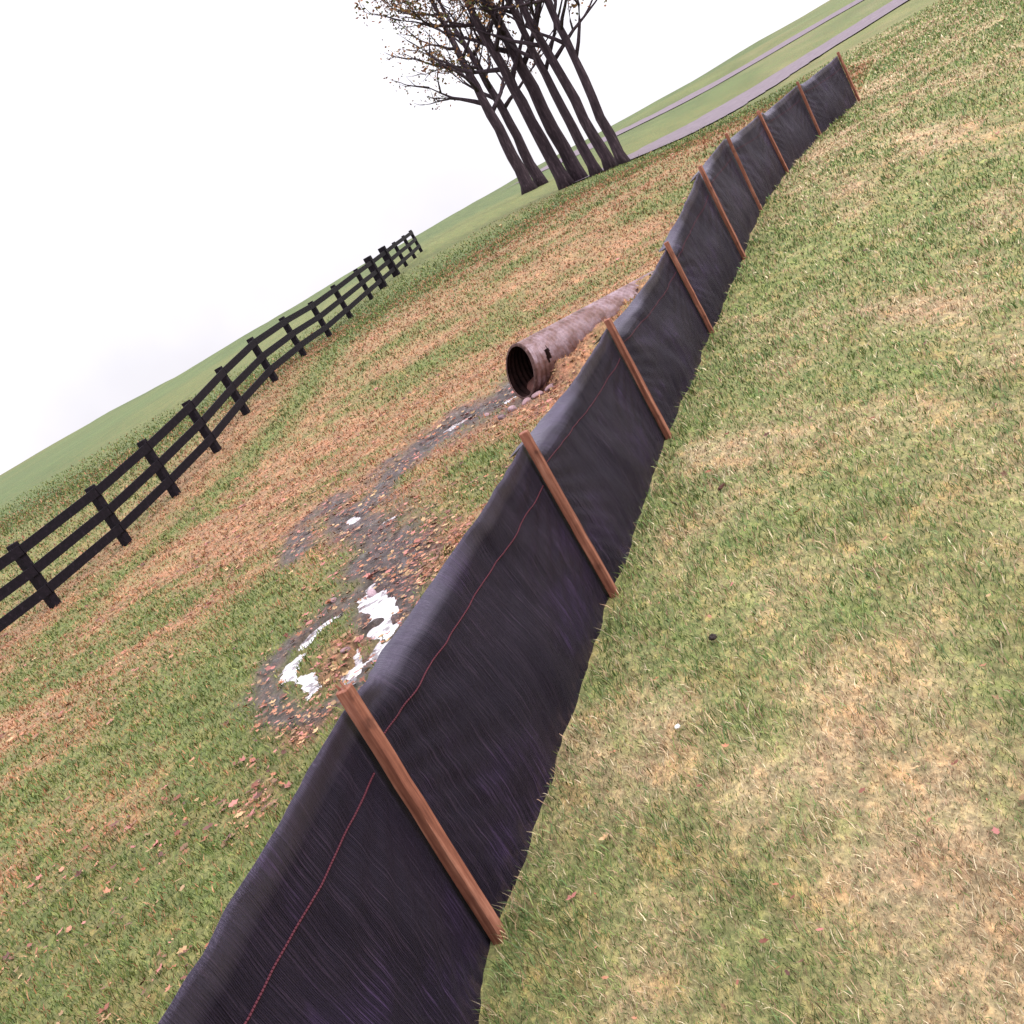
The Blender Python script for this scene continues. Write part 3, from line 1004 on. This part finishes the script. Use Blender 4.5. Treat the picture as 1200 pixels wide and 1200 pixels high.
colr = colr * (.78 + .44 * fbm(gx1 * 3.1, gy1 * 2.2, 91, 4))[:, None]
colr = colr * rng.uniform(.6, 1.5, (M, 1))
add_attr(gme, 'col', np.repeat(colr, 5, 0))
grm, n, b = new_mat('grass_blade', .65, .25)
a1 = N(n, 'ShaderNodeAttribute', attribute_name='col'); n.links.new(a1.outputs['Color'], b.inputs['Base Color'])
tag(link('grass', gme, grm), 'short mown autumn grass, green and straw coloured, over the whole field', 'grass', kind='stuff')

# ------------------------------------------------------------------ fallen leaves
lx, ly, lr = sample_ground(330000, 2.0, 42, 1.45, 42)
g2_, l2_, m2_ = cover(lx, ly)
pr = l2_ ** 1.3 * .80 + m2_ * .30 * (.3 + 1.4 * fbm(lx * 3, ly * 2, 66, 3)) + .004
pr = np.where(fence_x(ly) - lx < 0, .0030 + l2_ * .03, pr)
keep = (rng.random(len(lx)) < pr) & (np.abs(fence_x(ly) - lx) > .07)
lx, ly, lr = lx[keep], ly[keep], lr[keep]
lz = height(lx, ly)
k2 = lz > ZW - .02
lx, ly, lr, lz = lx[k2], ly[k2], lr[k2], np.maximum(lz[k2], ZW)
M = len(lx)
print('leaves', M, 'blades', len(gx1))
size = (.009 + .030 * rng.random(M) ** 1.8) * np.clip(.8 + lr * .03, .8, 1.7) * np.where(fence_x(ly) - lx < 0, .6, 1)
# a lobed, cupped leaf of 9 points round a midrib point
base = np.array([(0, 0, 0), (-1, 0, .25), (-.45, .5, .1), (-.1, .38, .05), (.25, .62, .3), (.5, .25, .1), (1.05, 0, .35), (.5, -.3, .12), (.2, -.6, .3), (-.1, -.35, .02), (-.5, -.48, .15)])
nb = len(base)
yaw = rng.uniform(0, 2 * np.pi, M); tilt = rng.normal(0, .35, M); curl = rng.uniform(-.3, 1.4, M)
B = np.repeat(base[None], M, 0); B[:, :, 2] *= curl[:, None]; B[:, :, 1] *= rng.uniform(.6, 1.1, M)[:, None]
yy = B[:, :, 1] * np.cos(tilt)[:, None] - B[:, :, 2] * np.sin(tilt)[:, None]
zz = B[:, :, 1] * np.sin(tilt)[:, None] + B[:, :, 2] * np.cos(tilt)[:, None]
xx = B[:, :, 0]
X2 = xx * np.cos(yaw)[:, None] - yy * np.sin(yaw)[:, None]
Y2 = xx * np.sin(yaw)[:, None] + yy * np.cos(yaw)[:, None]
vv = np.stack([lx[:, None] + X2 * size[:, None], ly[:, None] + Y2 * size[:, None], lz[:, None] + .010 + rng.uniform(0, .018, M)[:, None] + zz * size[:, None]], -1).reshape(-1, 3)
tr = []
for k in range(1, nb):
    k_ = k + 1 if k + 1 < nb else 1
    tr.append((0, k, k_))
tr = np.array(tr)
tris = (tr[None] + (np.arange(M) * nb)[:, None, None]).reshape(-1, 3)
lme = mesh_np('fallen_leaves', vv, None, tris, smooth=False)
pal = np.array([(.30, .115, .060), (.38, .17, .10), (.20, .070, .045), (.42, .27, .14), (.11, .045, .035), (.36, .14, .12), (.24, .15, .075), (.16, .085, .05)])
cc = pal[rng.integers(0, len(pal), M)] * rng.uniform(.7, 1.15, (M, 1))
add_attr(lme, 'col', np.repeat(cc, nb, 0))
flm, n, b = new_mat('dry_leaf', .6, .3)
a1 = N(n, 'ShaderNodeAttribute', attribute_name='col'); n.links.new(a1.outputs['Color'], b.inputs['Base Color'])
tag(link('fallen_leaves', lme, flm), 'reddish brown fallen leaves littering the ditch and the slope', 'leaves', kind='stuff')

# ------------------------------------------------------------------ a few single scraps on the lawn
def scrap(px, py, size, col, label, cat, name, seed):
    rnd = random.Random(seed)
    bm = bmesh.new()
    bmesh.ops.create_icosphere(bm, subdivisions=3, radius=1)
    for v in bm.verts:
        f = 1 + .5 * (float(vnoise(np.array(v.co.x * 2.2 + seed), np.array(v.co.y * 2.2 + v.co.z * 1.7), seed)) - .5) * 2
        v.co = Vector((v.co.x * f, v.co.y * f * .7, v.co.z * f * .42))
    me = bm_mesh(bm, name)
    m, n, b = new_mat(name, .7, .2)
    tco = N(n, 'ShaderNodeTexCoord'); g = noise(n, 4, 4, tco.outputs['Object'])
    rr = ramp(n, [(.3, tuple(c * .6 for c in col)), (.7, col)], g.outputs['Fac']); n.links.new(rr.outputs['Color'], b.inputs['Base Color'])
    o = link(name, me, m)
    p = at(px, py, 0)
    o.location = (p.x, p.y, float(height(np.array([p.x]), np.array([p.y]))[0]) + size * .5 + .012)
    o.scale = (size,) * 3; o.rotation_euler = (.2, .1, rnd.uniform(0, 6))
    tag(o, label, cat)


scrap(838, 752, .020, (.025, .016, .014), 'small nearly black crumpled leaf on the open lawn, darkest speck there', 'leaf', 'crumpled_leaf', 3)
scrap(848, 575, .022, (.075, .030, .020), 'brown curled leaf on the lawn right of the second silt fence bay', 'leaf', 'curled_leaf', 5)
scrap(797, 857, .013, (.75, .74, .72), 'tiny crumpled white paper scrap on the near lawn', 'paper scrap', 'paper_scrap', 8)
